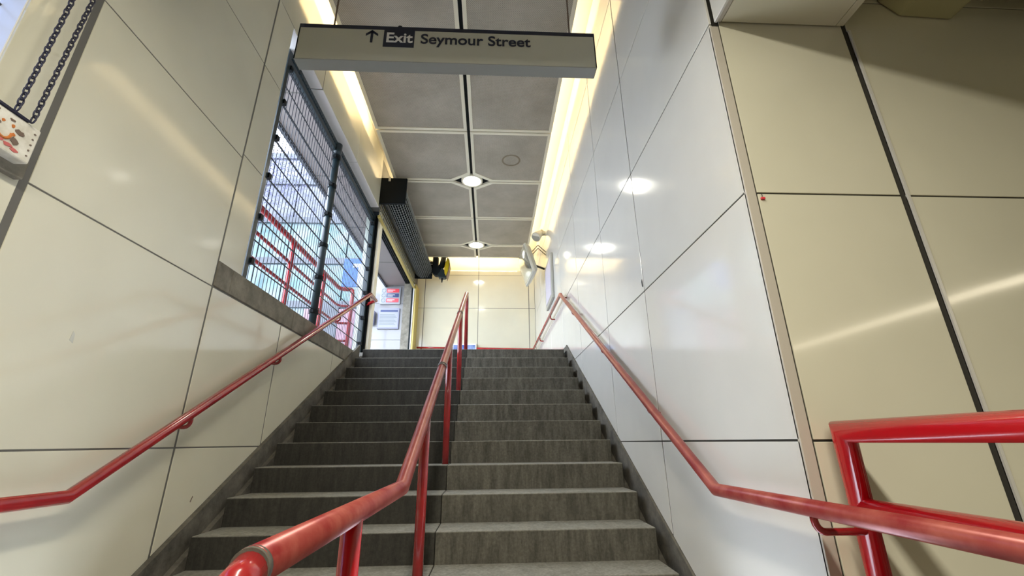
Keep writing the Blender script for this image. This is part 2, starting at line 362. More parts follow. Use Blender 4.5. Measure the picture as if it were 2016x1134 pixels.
# panelled beam at the right corner
bm_ = struct(MB().box(XR + 0.036, 1.798, -3.0, 1.585, 2.03, 2.44), 'ceiling_beam', M_JOINT, 'cream panelled beam running overhead at the right corner', 'beam')
for a, b in ((-3, -0.6), (-0.596, 0.7), (0.704, 1.583)):
    MB().box(XR + 0.062, 1.770, a, b, 2.012, 2.030).build('panel', M_EN, bm_, bevel=0.002)
    MB().box(1.774, 1.812, a, b, 2.012, 2.44).build('edge_panel', M_EN, bm_, bevel=0.002)
    MB().box(XR + 0.022, XR + 0.036, a, b, 2.004, 2.44).build('side_panel', M_ENW, bm_, bevel=0.002)
    MB().box(XR + 0.036, XR + 0.058, a, b, 2.012, 2.030).build('edge_strip', M_TAN, bm_)
rib = struct(MB().prism([(2.05, 2.42), (2.06, 2.20), (2.15, 2.105), (2.43, 2.092), (2.50, 2.42)], 1, -3.0, 1.588), 'ceiling_rib', M_RIB, 'olive concrete rib overhead beyond the panelled beam', 'rib', bevel=0.01)
struct(MB().box(2.62, 7.0, 1.30, 1.40, 2.075, 2.42), 'ceiling_downstand', M_RIB, 'pale downstand edge at the top right corner', 'beam')

# ------------------------------------------------------------------ ceiling raft of framed perforated panels
H = 4.30
raft = struct(MB().box(-1.66, 0.86, 3.25, 9.86, H + 0.035, H + 0.06).box(-1.5, 0.7, 1.42, 3.25, H + 0.005, H + 0.02), 'ceiling_raft', M_BLK, 'floating ceiling of framed perforated panels over the stairs', 'ceiling')
rows = [2.62 - 0.035, 3.93, 5.255, 6.55, 7.87, 9.17, 9.88]
XC, XA, XBx = -0.345, -1.685, 0.875
holes = (3.93, 6.55, 9.17)
def cut(x0, x1, y0, y1, cx, inset=0.0):
    """rectangle with the corner at a light cut off; returns 8 points always (corner pairs)"""
    cxl, cyl = 0.30, 0.20
    pts = []
    for (x, y, s) in ((x0, y0, 0), (x1, y0, 1), (x1, y1, 2), (x0, y1, 3)):
        near = abs(x - cx) < 0.2 + inset and any(abs(y - h) < 0.12 + inset for h in holes)
        dx, dy = ((cxl, cyl) if near else (0.001, 0.001))
        sx = 1 if s in (0, 3) else -1; sy = 1 if s in (0, 1) else -1
        a = (x + sx * dx, y); b = (x, y + sy * dy)
        pts += [b, a] if s in (0, 2) else [a, b]
    return pts
for r in range(len(rows) - 1):
    for side in (0, 1):
        x0, x1 = (XA, XC - 0.022) if side == 0 else (XC + 0.022, XBx)
        y0, y1 = rows[r] + 0.013, rows[r + 1] - 0.013
        o_ = cut(x0, x1, y0, y1, XC); i_ = cut(x0 + 0.045, x1 - 0.045, y0 + 0.045, y1 - 0.045, XC, 0.06)
        fr = MB().ring(o_, i_, 2, H - 0.008, H + 0.03).build('panel_frame', M_FRAME, raft)
        MB().prism(i_, 2, H + 0.002, H + 0.012).build('perforated_sheet', M_PERF, fr)
stain = MB().ring([(0.31 + 0.15 * math.cos(a), 5.94 + 0.15 * math.sin(a)) for a in [k * math.pi / 16 for k in range(32)]],
                  [(0.31 + 0.125 * math.cos(a), 5.94 + 0.125 * math.sin(a)) for a in [k * math.pi / 16 for k in range(32)]], 2, H - 0.001, H + 0.004)
stain.build('stain_ring', M_STAIN, raft)
def disc(cx, cy, r, n=32): return [(cx + r * math.cos(2 * math.pi * k / n), cy + r * math.sin(2 * math.pi * k / n)) for k in range(n)]
for y, lab in ((3.93, 'unlit round downlight hidden behind the hanging exit sign'), (6.55, 'nearer of the two bright round downlights in the raft'), (9.17, 'farther bright round downlight near the back wall')):
    dl = thing('downlight', lab, 'light', (XC, y, H), 'round downlights along the ceiling groove')
    at_parent(MB().ring(disc(XC, y, 0.185), disc(XC, y, 0.150), 2, H - 0.006, H + 0.034).build('rim', M_FRAME, smooth=True), dl)
    at_parent(MB().prism(disc(XC, y, 0.150), 2, H + 0.004, H + 0.012).build('lamp', M_LAMP if y > 4 else M_FRAME), dl)

# ------------------------------------------------------------------ handrails
def jbracket(x, y, z, xw, down=0.062):
    """hook under the rail curving to the wall at x = xw"""
    s = 1 if xw > x else -1
    pts = [(x, y, z - 0.015), (x, y, z - down * 0.7)] + [(x + s * 0.03 * (1 - math.cos(a)), y, z - down * 0.7 - 0.035 * math.sin(a)) for a in [math.radians(q) for q in (22, 45, 68, 90)]] + [(xw, y, z - down * 0.7 - 0.036)]
    return MB().tube(pts, 0.0115, 10)
def rail_z(y, zlow=-0.198, ylow=2.11, ytop=6.09, ztop=2.07):
    return zlow + (ztop - zlow) * min(max((y - ylow) / (ytop - ylow), 0), 1)
hr = thing('wall_handrail', 'red pipe handrail along the right wall, turning onto the landing', 'handrail', (1.03, 2.0, FZ))
at_parent(MB().tube([(1.03, -0.6, -0.195), (1.03, 2.126, -0.213), (1.03, 6.09, 2.066)], 0.027, 20).build('sloping_pipe', M_REDW, smooth=True), hr)
at_parent(MB().tube([(1.03, 6.07, 2.056), (1.03, 6.09, 2.066), (1.03, YB - 0.08, 2.10), (-0.335, YB - 0.08, 2.125)], 0.024, 16).build('landing_pipe', M_RED, smooth=True), hr)
for y in (1.50, 2.89, 3.95, 5.25):
    z = rail_z(y); o = jbracket(1.03, y, z, XR if y > 1.6 else 1.2); at_parent(o.build('bracket', M_RED, smooth=True), hr)
for y in (6.0, 7.2, 8.9): at_parent(jbracket(1.03, y, 2.065, XR).build('bracket', M_RED, smooth=True), hr)
for x in (-0.2, 0.95): at_parent(MB().tube([(x, YB - 0.08, 2.10), (x, YB - 0.08, 2.04), (x, YB, 2.03)], 0.009, 8).build('bracket', M_RED, smooth=True), hr)
hb = thing('wall_handrail', 'short red pipe handrail on the back wall left of the blue poster', 'handrail', (-1.3, YB - 0.08, Z0))
at_parent(MB().tube([(-1.76, YB - 0.08, 2.145), (-0.90, YB - 0.08, 2.135)], 0.024, 16).build('pipe', M_RED, smooth=True), hb)
for x in (-1.66, -1.0): at_parent(MB().tube([(x, YB - 0.08, 2.14), (x, YB - 0.08, 2.07), (x, YB, 2.06)], 0.009, 8).build('bracket', M_RED, smooth=True), hb)
hl = thing('wall_handrail', 'red pipe handrail along the left wall under the grille', 'handrail', (-1.76, 2.0, FZ))
at_parent(MB().tube([(-1.76, -0.6, -0.185), (-1.76, 2.085, -0.198), (-1.76, 6.12, 2.06), (-1.76, 6.42, 2.06), (-1.94, 6.60, 2.05)], 0.027, 20).build('pipe', M_RED, smooth=True), hl)
for y in (2.76, 3.72, 5.0): at_parent(jbracket(-1.76, y, rail_z(y, -0.198, 2.085, 6.12, 2.06), XL).build('bracket', M_RED, smooth=True), hl)
XCn = -0.36
hc = thing('stair_handrail', 'free-standing red centre handrail with worn top and posts', 'handrail', (XCn, 2.0, FZ))
zc = lambda y: -0.172 + (2.085 + 0.172) * (y - 1.97) / (6.13 - 1.97)
at_parent(MB().tube([(XCn, 0.775, -0.175), (XCn, 1.97, -0.172), (XCn, 6.13, 2.085)], 0.030, 24).build('worn_top_rail', M_REDW, smooth=True, label='top pipe rubbed pale by hands'), hc)
at_parent(MB().tube([(XCn, 0.78, -0.178), (XCn, 0.745, -0.190), (XCn, 0.725, -0.225), (XCn, 0.72, FZ)], 0.029, 20).build('post', M_RED, smooth=True), hc)
at_parent(MB().tube([(XCn, 0.772, -0.1765), (XCn, 0.785, -0.175)], 0.0306, 24).build('collar', M_CONCD, smooth=True), hc)
at_parent(MB().tube([(XCn, 6.12, 2.08), (XCn, 6.21, 2.04), (XCn, 6.235, 1.97), (XCn, 6.235, Z0)], 0.026, 20).build('post', M_RED, smooth=True), hc)
for y, zb in ((5.02, Z0 - 4 * R), (3.80, Z0 - 8 * R), (2.56, Z0 - 12 * R), (1.30, FZ)):
    zt = zc(y) if y > 1.97 else -0.174
    at_parent(MB().tube([(XCn, y, zb), (XCn, y, zt)], 0.027, 20).build('post', M_RED if y > 2 else M_REDB, smooth=True), hc)
for y in (4.90, 3.27):
    for dy in (-0.014, 0.014):
        at_parent(MB().tube([(XCn, y + dy - 0.008, zc(y + dy - 0.008)), (XCn, y + dy + 0.008, zc(y + dy + 0.008))], 0.0345, 24).build('collar', M_COLLAR, smooth=True), hc)
gr = thing('guard_rail', 'thick bright red guard rail with two bars at the right edge', 'railing', (1.21, 1.50, FZ))
gx = 1.21
at_parent(MB().tube([(gx, -0.8, 0.023), (gx, 1.515, 0.023), (gx, 1.515, FZ)], 0.036, 24).build('top_rail', M_REDB, smooth=True), gr)
at_parent(MB().tube([(gx, -0.8, -0.212), (gx, 1.515, -0.212)], 0.030, 24).build('lower_rail', M_REDB, smooth=True), gr)
at_parent(MB().tube([(gx, -0.8, -0.60), (gx, 1.515, -0.60)], 0.030, 24).build('lower_rail', M_REDB, smooth=True), gr)

# ------------------------------------------------------------------ security grille in the left window
XG = -1.98
g = thing('window_grille', 'dark steel security grille of fine bars filling the left window', 'grille', (XG, 4.8, 1.17))
ZB, ZT = 1.178, 3.60
ya, ym, yb = 3.30, 4.72, 6.58
at_parent(MB().box(XG - 0.02, XG + 0.02, ya, yb, ZT - 0.12, ZT - 0.06).box(XG - 0.02, XG + 0.02, ya, yb, ZT - 0.03, ZT + 0.02).build('top_bar', M_DKGR), g)
mb = MB(); k = ya
while k < yb: mb.box(XG + 0.0, XG + 0.026, k, k + 0.022, ZT - 0.045, ZT - 0.02); k += 0.045
at_parent(mb.build('toothed_edge', M_DKGR, kind='stuff'), g)
at_parent(MB().box(XG - 0.02, XG + 0.02, ya, yb, ZB, ZB + 0.02).build('bottom_bar', M_DKGR), g)
at_parent(MB().tube([(XG + 0.02, ym, ZB), (XG + 0.02, ym, ZT - 0.16)], 0.040, 18).build('post', M_DKGR, smooth=True), g)
at_parent(MB().tube([(XG + 0.02, ym, ZT - 0.17), (XG + 0.02, ym, ZT + 0.0)], 0.052, 18).build('post_sleeve', M_DKGR, smooth=True), g)
at_parent(MB().box(XG - 0.03, XG + 0.03, 3.28, 3.335, ZB, ZT).build('post', M_DKGR), g)
at_parent(MB().box(XG - 0.035, XG + 0.035, yb - 0.06, yb + 0.03, ZB, ZT).build('post', M_DKGR), g)
zr = [1.405 + 0.2015 * k for k in range(11)]
wire_me = None
def bay(y0, y1, n, zhi):
    global wire_me
    for k in range(1, n):
        y = y0 + (y1 - y0) * k / n
        if wire_me is None:
            o = MB().tube([(0, 0, ZB), (0, 0, ZT - 0.04)], 0.0035, 6).build('wire', M_WIRE); wire_me = o.data
        else: o = bpy.data.objects.new('wire', wire_me); COL.objects.link(o)
        o.parent = g; o.matrix_parent_inverse = Matrix.Translation(g.location).inverted(); o.location = (XG, y, 0)
    for j, z in enumerate(zr):
        m_ = MB().tube([(XG + 0.011, y0, z), (XG + 0.011, y1, z)], 0.006, 6)
        if j % 2 == 0: m_.tube([(XG - 0.012, y0, z + 0.018), (XG - 0.012, y1, z + 0.018)], 0.005, 6)
        at_parent(m_.build('rod', M_WIRE), g)
bay(3.335, ym - 0.03, 22, ZT); bay(ym + 0.03, yb - 0.05, 30, ZT)
for j, z in enumerate(zr):
    if j % 2 == 0:
        at_parent(MB().box(XG - 0.01, XG + 0.045, 3.335, 3.375, z - 0.02, z + 0.03).build('clamp', M_BLK), g)
        at_parent(MB().box(XG - 0.01, XG + 0.05, yb - 0.10, yb - 0.05, z - 0.02, z + 0.03).build('clamp', M_BLK), g)
        at_parent(MB().tube([(XG + 0.02, ym, z - 0.05), (XG + 0.02, ym, z - 0.005)], 0.050, 14).box(XG, XG + 0.04, ym - 0.07, ym + 0.07, z - 0.045, z - 0.012).build('clamp', M_BLK), g)

# ------------------------------------------------------------------ rolled-up shutter over the opening
rs = thing('roller_shutter', 'rolled-up dark mesh security shutter above the street opening', 'shutter', (-1.65, 8.2, 3.6))
xc, zc_, rr_ = -1.652, 3.985, 0.205
at_parent(MB().box(-1.862, -1.428, 6.385, 6.43, 3.735, 4.225).build('end_plate', M_BLK, bevel=0.006), rs)
at_parent(MB().box(-1.735, -1.70, 6.375, 6.39, 4.16, 4.24).build('bracket', M_FRAME), rs)
at_parent(MB().box(-1.86, -1.44, 9.98, 10.02, 3.78, 4.22).build('end_plate', M_BLK, bevel=0.006), rs)
at_parent(MB().tube([(xc, 6.43, zc_), (xc, 9.98, zc_)], 0.170, 28).build('drum', M_BLK, smooth=True), rs)
for k in range(30):
    a = 2 * math.pi * k / 30; x, z = xc + rr_ * math.cos(a), zc_ + rr_ * math.sin(a)
    at_parent(MB().tube([(x, 6.43, z), (x, 9.98, z)], 0.0055, 6).build('shutter_rod', M_ROLL), rs)
mb = MB()
for j in range(44):
    y = 6.47 + j * 0.08; mb.tube([(xc + (rr_ - 0.006) * math.cos(a), y, zc_ + (rr_ - 0.006) * math.sin(a)) for a in [2 * math.pi * q / 20 for q in range(20)]], 0.004, 4, closed=True)
at_parent(mb.build('mesh_links', M_ROLL, kind='stuff'), rs)
mb = MB()
for j in range(44): mb.tube([(-1.852, 6.47 + j * 0.08, 3.545), (-1.852, 6.47 + j * 0.08, 3.95)], 0.004, 5)
at_parent(mb.build('hanging_links', M_YEL, kind='stuff'), rs)
for j in range(5): at_parent(MB().tube([(-1.852, 6.43, 3.60 + j * 0.07), (-1.852, 9.96, 3.60 + j * 0.07)], 0.006, 6).build('shutter_rod', M_ROLL), rs)
at_parent(MB().box(-1.875, -1.83, 6.44, 9.96, 3.505, 3.55).build('bottom_bar', M_YEL, bevel=0.005), rs)
# drive unit at its far end
mo = thing('shutter_motor', 'black drive unit with curved yellow cover at the far end of shutter', 'motor', (-1.2, 10.0, 3.8))
at_parent(MB().tube([(-1.33, 9.86, 3.95), (-1.33, 10.10, 3.95)], 0.095, 20).build('housing', M_BLK, smooth=True), mo)
at_parent(MB().box(-1.43, -1.30, 9.90, 10.06, 3.90, 4.33).build('mounting_plate', M_BLK, bevel=0.01), mo)
at_parent(MB().tube([(-1.30, 9.96, 3.98), (-1.20, 9.96, 4.12), (-1.165, 9.96, 4.38)], [0.06, 0.075, 0.055], 14).build('arm', M_BLK, smooth=True), mo)
at_parent(MB().tube([(-1.165, 9.96, 4.34), (-1.165, 9.96, 4.42)], 0.075, 16).build('arm_cap', M_BLK, smooth=True), mo)
at_parent(MB().prism([(-1.30, 3.83), (-1.26, 3.765), (-1.12, 3.755), (-1.07, 3.80), (-1.13, 3.95), (-1.20, 4.02)], 1, 9.86, 10.02).build('lower_housing', M_DKGR, bevel=0.01), mo)
at_parent(MB().tube([(-1.19, 9.94, 3.76), (-1.19, 9.94, 3.66)], [0.020, 0.012], 10).build('cable_gland', M_BLK, smooth=True), mo)
cv = [(-1.075, 4.27), (-1.03, 4.20), (-1.015, 4.08), (-1.04, 3.93), (-1.085, 3.79), (-1.125, 3.86), (-1.14, 3.98), (-1.12, 4.12)]
at_parent(MB().prism(cv, 1, 9.84, 10.06).build('yellow_cover', M_YELB, bevel=0.01), mo)
at_parent(MB().prism([(-1.07, 4.285), (-1.02, 4.21), (-1.003, 4.08), (-1.028, 3.92), (-1.072, 3.74), (-1.085, 3.79), (-1.04, 3.93), (-1.015, 4.08), (-1.03, 4.20), (-1.075, 4.27)], 1, 9.82, 10.08).build('cover_rim', M_BROWN), mo)
at_parent(MB().tube([(-1.63, 9.95, 4.27), (-1.42, 9.95, 4.20)], 0.012, 6).tube([(-1.63, 9.95, 4.27), (-1.56, 9.95, 4.14), (-1.44, 9.95, 4.14)], 0.012, 6).build('support_bracket', M_FRAME), mo)

# ------------------------------------------------------------------ hanging exit sign
sg = thing('exit_sign', 'long hanging white exit sign with dark lettering over the stairs', 'sign', (-0.29, 2.24, 2.336))
sx0, sx1, sy, z0s, z1s = -1.275, 0.69, 2.20, 2.336, 2.63
at_parent(MB().box(sx0, sx1, sy, sy + 0.085, z0s + 0.004, z1s).build('casing', M_SIGNG, bevel=0.003), sg)
at_parent(MB().box(sx0 + 0.006, sx1 - 0.006, sy - 0.003, sy, z0s + 0.002, 2.604).build('face', M_SIGNW), sg)
at_parent(MB().box(sx0 - 0.002, sx1 + 0.002, sy - 0.004, sy + 0.087, 2.604, 2.636).build('header_strip', M_SIGNB), sg)
at_parent(MB().box(sx0, sx1, sy - 0.002, sy + 0.087, z0s - 0.004, z0s + 0.004).build('underside', M_SIGNG), sg)
for x in (sx0, sx1): at_parent(MB().box(x - 0.003, x + 0.003, sy - 0.003, sy + 0.086, z0s, z1s).build('end_cap', M_BLK), sg)
at_parent(MB().box(-0.722, -0.520, sy - 0.006, sy, 2.456, 2.606).build('exit_block', M_SIGNB), sg)
def text(s, x, z, size, material, parent, y, off=0.0, ext=0.0008, width=None, rotz=0.0, nm='lettering'):
    cu = bpy.data.curves.new(nm, 'FONT'); cu.body = s; cu.size = size; cu.offset = off; cu.extrude = ext; cu.materials.append(material)
    o = bpy.data.objects.new(nm, cu); COL.objects.link(o)
    o.rotation_euler = (math.radians(90), 0, rotz); o.location = (x, y, z)
    if width:
        bpy.context.view_layer.update(); d = o.dimensions.x; o.scale.x = width / d
    bpy.context.view_layer.update()
    me = bpy.data.meshes.new_from_object(o.evaluated_get(bpy.context.evaluated_depsgraph_get())); mw = o.matrix_world.copy()
    bpy.data.objects.remove(o); bpy.data.curves.remove(cu)
    o = bpy.data.objects.new(nm, me); COL.objects.link(o); me.transform(mw)
    o.parent = parent; o.matrix_parent_inverse = Matrix.Translation(parent.location).inverted(); return o
text('Exit', -0.708, 2.494, 0.118, M_WHITE, sg, sy - 0.008, 0.0022, width=0.172)
text('Seymour Street', -0.480, 2.494, 0.118, M_SIGNB, sg, sy - 0.006, 0.0020, width=0.732)
ar = MB(); ax, az = -0.800, 2.490
ar.box(ax - 0.008, ax + 0.008, sy - 0.006, sy, az, az + 0.098)
for s in (-1, 1):
    ar.prism([(ax, az + 0.108), (ax + s * 0.040, az + 0.074), (ax + s * 0.040, az + 0.056), (ax, az + 0.088)], 1, sy - 0.006, sy)
at_parent(ar.build('arrow', M_SIGNB), sg)
for x in (-1.08, 0.535): at_parent(MB().tube([(x, sy + 0.05, 2.63), (x, sy + 0.05, 4.33)], 0.006, 8).build('hanging_rod', M_BROWN), sg)
at_parent(MB().tube([(-0.632, sy + 0.045, 2.63), (-0.632, sy + 0.045, 2.685)], [0.024, 0.018], 12).build('fixing_knob', M_BLK, smooth=True), sg)

# ------------------------------------------------------------------ things on the far part of the right wall
mi = thing('safety_mirror', 'pale-backed tilted safety mirror held off the right wall', 'mirror', (0.85, 8.6, 3.4))
def slab(mb, a, b, c, d, off):   # quad a,b,c,d extruded by vector off
    q = [Vector(p) for p in (a, b, c, d)]; o = Vector(off)
    return mb.add(q + [p + o for p in q], [(0, 1, 2, 3), (7, 6, 5, 4), (0, 4, 5, 1), (1, 5, 6, 2), (2, 6, 7, 3), (3, 7, 4, 0)])
A, B, D_ = Vector((0.66, 8.00, 3.82)), Vector((0.80, 7.70, 3.08)), Vector((0.60, 8.95, 3.84))
Cc = B + (D_ - A)
nrm = (B - A).cross(D_ - A).normalized()
if nrm.x > 0: nrm = -nrm
at_parent(slab(MB(), A, B, Cc, D_, -nrm * 0.045).build('frame', M_PALEG, bevel=0.004), mi)
ctr = (A + B + Cc + D_) / 4
ins = [ctr + (p - ctr) * 0.93 for p in (A, B, Cc, D_)]
M_MIR = mat('mirror_surface', (0.75, 0.75, 0.68), 0.12, 0.85)
mb = MB(); n_ = 10; vv = []; ff = []
for i in range(n_ + 1):
    for j in range(n_ + 1):
        s_, t_ = i / n_, j / n_; p = ins[0] * (1 - s_) * (1 - t_) + ins[1] * s_ * (1 - t_) + ins[2] * s_ * t_ + ins[3] * (1 - s_) * t_
        vv.append(p + nrm * (0.004 + 0.09 * math.sin(math.pi * s_) ** 0.6 * math.sin(math.pi * t_) ** 0.6))
for i in range(n_):
    for j in range(n_): k = i * (n_ + 1) + j; ff.append((k, k + 1, k + n_ + 2, k + n_ + 1))
mb.add(vv, ff); at_parent(mb.build('convex_face', M_MIR, smooth=True), mi)
off2 = -nrm * 0.06
ins2 = [ctr + (p - ctr) * 0.80 + off2 for p in (A, B, Cc, D_)]; ins1 = [ctr + (p - ctr) * 0.98 - nrm * 0.045 for p in (A, B, Cc, D_)]
mb = MB().add(ins1 + [p - nrm * 0.07 for p in ins2], [(0, 1, 2, 3), (7, 6, 5, 4), (0, 4, 5, 1), (1, 5, 6, 2), (2, 6, 7, 3), (3, 7, 4, 0)])
at_parent(mb.build('back_shell', M_PALEG, bevel=0.006), mi)
at_parent(MB().tube([tuple(ctr - nrm * 0.15), (XR, ctr.y, ctr.z - 0.08)], 0.022, 12).build('mounting_arm', M_GREYJ, smooth=True), mi)
for dz in (0.0, 0.07):
    at_parent(MB().tube([tuple(ctr - nrm * 0.12 + Vector((0, -0.25, 0.10 + dz))), (0.95, ctr.y - 0.3, ctr.z + 0.25 + dz), (XR, ctr.y - 0.3, ctr.z + 0.10 + dz)], 0.008, 8).build('stay_rod', M_BROWN, smooth=True), mi)
hs = thing('loudspeaker', 'cream horn loudspeaker high on the right wall above the mirror', 'loudspeaker', (1.0, 8.0, 4.0))
at_parent(MB().tube([(1.02, 8.02, 4.06), (0.99, 8.0, 4.03), (0.95, 7.98, 3.99), (0.90, 7.95, 3.92)], [0.055, 0.070, 0.085, 0.105], 20).build('horn', M_FRAME, smooth=True), hs)
at_parent(MB().tube([(1.05, 8.03, 4.09), (1.01, 8.02, 4.05)], 0.06, 18).build('driver', M_FRAME, smooth=True), hs)
at_parent(MB().tube([(0.902, 7.951, 3.923), (0.897, 7.947, 3.917)], 0.092, 20).build('grille_cloth', mat('speaker_cloth', (0.40, 0.38, 0.31), 0.6)), hs)
at_parent(MB().box(0.99, XR, 7.98, 8.07, 4.02, 4.08).build('bracket', M_FRAME), hs)
nb = thing('notice_board', 'framed notice board fixed flat on the right wall by the mirror', 'sign', (1.09, 7.55, 2.35))
at_parent(MB().box(1.060, XR, 7.12, 7.96, 2.36, 3.22).build('frame', mat('silver_frame', (0.42, 0.42, 0.38), 0.4, 0.3), bevel=0.012), nb)
at_parent(MB().box(1.055, 1.062, 7.20, 7.88, 2.44, 3.14).build('poster', mat('lilac_poster', (0.55, 0.53, 0.66), 0.3)), nb)
bp = thing('poster_board', 'white-framed blue sky poster low on the back wall', 'poster', (-0.62, YB - 0.06, Z0))
at_parent(MB().box(-0.915, -0.345, YB - 0.095, YB - 0.002, 1.45, 2.235).build('frame', M_WHITE, bevel=0.004), bp)
at_parent(MB().box(-0.890, -0.372, YB - 0.100, YB - 0.095, 1.50, 2.205).build('print', M_SKYP), bp)

# ------------------------------------------------------------------ street lobby seen through the opening
lw = struct(MB().box(-2.86, -2.09, 10.22, 10.5, Z0, 4.2).box(-2.86, -2.84, 10.5, 11.6, Z0, 4.2), 'wall_lobby', M_GREYP, 'white tiled lobby wall seen through the street opening', 'wall')
panels_y(lw, 10.206, 1, [-2.86, -2.09], [Z0, 1.75, 2.30, 3.20, 4.05], M_LOBBY)
struct(MB().box(-2.86, -2.09, 9.6, 10.2, 4.05, 4.2), 'ceiling', M_WHITE, 'white soffit over the lobby wall', 'ceiling')
n1 = thing('notice_board', 'white prohibition notice with red and blue panels on lobby wall', 'sign', (-2.44, 10.19, 3.4))
at_parent(MB().box(-2.69, -2.205, 10.17, 10.204, 3.175, 3.61).build('backing', M_NOTICE, bevel=0.008), n1)
for k, (m_, s_) in enumerate(((M_PRED, 'NO ENTRY'), (M_NAVY, 'CCTV'), (M_PRED, 'NO SMOKING'))):
    z = 3.475 - k * 0.125
    at_parent(MB().box(-2.54, -2.245, 10.166, 10.17, z, z + 0.095).build('panel', m_), n1)
    at_parent(MB().ring([(-2.61 + 0.05 * math.cos(a), z + 0.047 + 0.05 * math.sin(a)) for a in [q * math.pi / 10 for q in range(20)]],
                        [(-2.61 + 0.040 * math.cos(a), z + 0.047 + 0.040 * math.sin(a)) for a in [q * math.pi / 10 for q in range(20)]], 1, 10.166, 10.17).build('symbol', M_GREYP), n1)
    for r_ in range(2): at_parent(MB().box(-2.52, -2.34 - 0.05 * r_, 10.163, 10.166, z + 0.055 - 0.03 * r_, z + 0.067 - 0.03 * r_).build('text_line', M_WHITE), n1)
n2 = thing('notice_board', 'white information notice with navy heading below the red notice', 'sign', (-2.44, 10.19, 2.6))
at_parent(MB().box(-2.70, -2.195, 10.16, 10.204, 2.56, 3.07).build('backing', M_LIL, bevel=0.008), n2)
at_parent(MB().box(-2.675, -2.22, 10.156, 10.16, 2.60, 3.045).build('sheet', M_NOTICE), n2)
at_parent(MB().box(-2.645, -2.235, 10.153, 10.156, 2.975, 3.025).build('heading', M_NAVY), n2)
for k in range(8): at_parent(MB().box(-2.65, -2.30 + 0.05 * ((k * 7) % 3) / 2, 10.153, 10.156, 2.90 - k * 0.035, 2.912 - k * 0.035).build('text_line', M_GREYP), n2)
n3 = thing('ticket_box', 'pale lilac wall box left of the information notice', 'box', (-2.8, 10.1, 2.7))
at_parent(MB().box(-2.90, -2.76, 10.05, 10.20, 2.66, 2.98).build('body', M_LIL, bevel=0.01), n3)
at_parent(MB().box(-2.885, -2.775, 10.044, 10.05, 2.80, 2.82).build('slot', M_GREYP), n3)

# ------------------------------------------------------------------ street beyond the grille
struct(MB().box(-30, -2.11, 2.0, 30, 0.95, 1.15), 'ground', M_PAVE, 'pale street paving outside the grille', 'pavement')
so = struct(MB().box(-2.56, XL - 0.16, 2.4, 16, 3.66, 3.80), 'ceiling_canopy', M_SOFFIT, 'pinkish canopy soffit outside the grille', 'canopy')
for a in (3.9, 5.5, 7.1, 8.7): MB().box(-2.55, XL - 0.16, a, a + 0.012, 3.652, 3.662).build('seam', M_GREYJ, so)
MB().box(-2.60, -2.56, 2.4, 16, 3.62, 3.84).build('edge_strip', M_BAND, so)
bal = thing('street_balustrade', 'red pipe balustrade outside on the street behind the grille', 'railing', (-2.5, 5, 1.15))
for k in range(4):
    z = 2.42 - k * 0.29; yk = 6.93
    at_parent(MB().tube([(-2.5, 2.6, z)] + [(-2.5, yk - 0.12, z), (-2.485, yk - 0.04, z), (-2.44, yk, z), (-2.31, yk + 0.02, z)], 0.034 if k == 0 else 0.020, 14).build('rail', M_RED, smooth=True), bal)
for y in (3.55, 5.12, 6.2): at_parent(MB().tube([(-2.5, y, 1.15), (-2.5, y, 2.42)], 0.032, 14).build('post', M_RED, smooth=True), bal)
at_parent(MB().tube([(-2.33, 6.95, 2.42), (-2.305, 6.95, 2.40), (-2.295, 6.95, 2.36), (-2.295, 6.95, 1.15)], 0.032, 14).build('post', M_RED, smooth=True), bal)
bs = thing('blue_sign', 'bright blue street sign with white figure seen through the grille', 'sign', (-3.0, 9.0, 3.5))
at_parent(MB().box(-3.24, -2.74, 9.0, 9.03, 3.20, 3.86).build('plate', M_BLUE, bevel=0.004), bs)
at_parent(MB().box(-3.03, -2.76, 8.994, 9.0, 3.65, 3.74).box(-2.91, -2.77, 8.994, 9.0, 3.21, 3.65).build('symbol', M_NOTICE), bs)
at_parent(MB().tube([(-2.78, 9.05, 1.15), (-2.78, 9.05, 3.88)], 0.03, 12).build('post', M_BAND, smooth=True), bs)
bd = thing('glazed_building', 'pale glazed building across the street with grey floor bands', 'building', (-9, 15, 1.15))
zz = [1.15, 2.8, 4.35, 5.9, 7.45, 9.0, 10.1]
for iz in range(6):
    for ix in range(12):
        x = -14.0 + ix * 1.0
        at_parent(MB().box(x + 0.02, x + 0.98, 14.0, 14.1, zz[iz] + 0.1, zz[iz + 1] - 0.12).build('pane', M_GLASSF if iz < 4 else M_GLASSU), bd)
    at_parent(MB().box(-14.1, -1.9, 13.92, 14.2, zz[iz + 1] - 0.12, zz[iz + 1] + 0.1).build('floor_band', M_BAND), bd)
at_parent(MB().box(-14.1, -1.9, 14.11, 18.0, 1.15, 10.1).build('block', M_BAND), bd)
ph = thing('hoarding', 'pink and white hoarding low on the street beyond the balustrade', 'hoarding', (-4.5, 12, 1.15))
for k in range(3): at_parent(MB().box(-5.25 + k * 0.48, -4.80 + k * 0.48, 12.0, 12.05, 1.15, 3.6 + 0.2 * (k % 2)).build('board', M_BAND if k % 2 else M_PINK), ph)
tr = thing('street_tree', 'pale leafy tree in front of the building across the street', 'tree', (-7.8, 12.5, 1.15))
at_parent(MB().tube([(-8.6, 12.6, 1.15), (-8.5, 12.6, 5), (-8.2, 12.5, 8.5)], [0.16, 0.13, 0.06], 10).build('trunk', M_BARK, smooth=True), tr)
mb = MB()
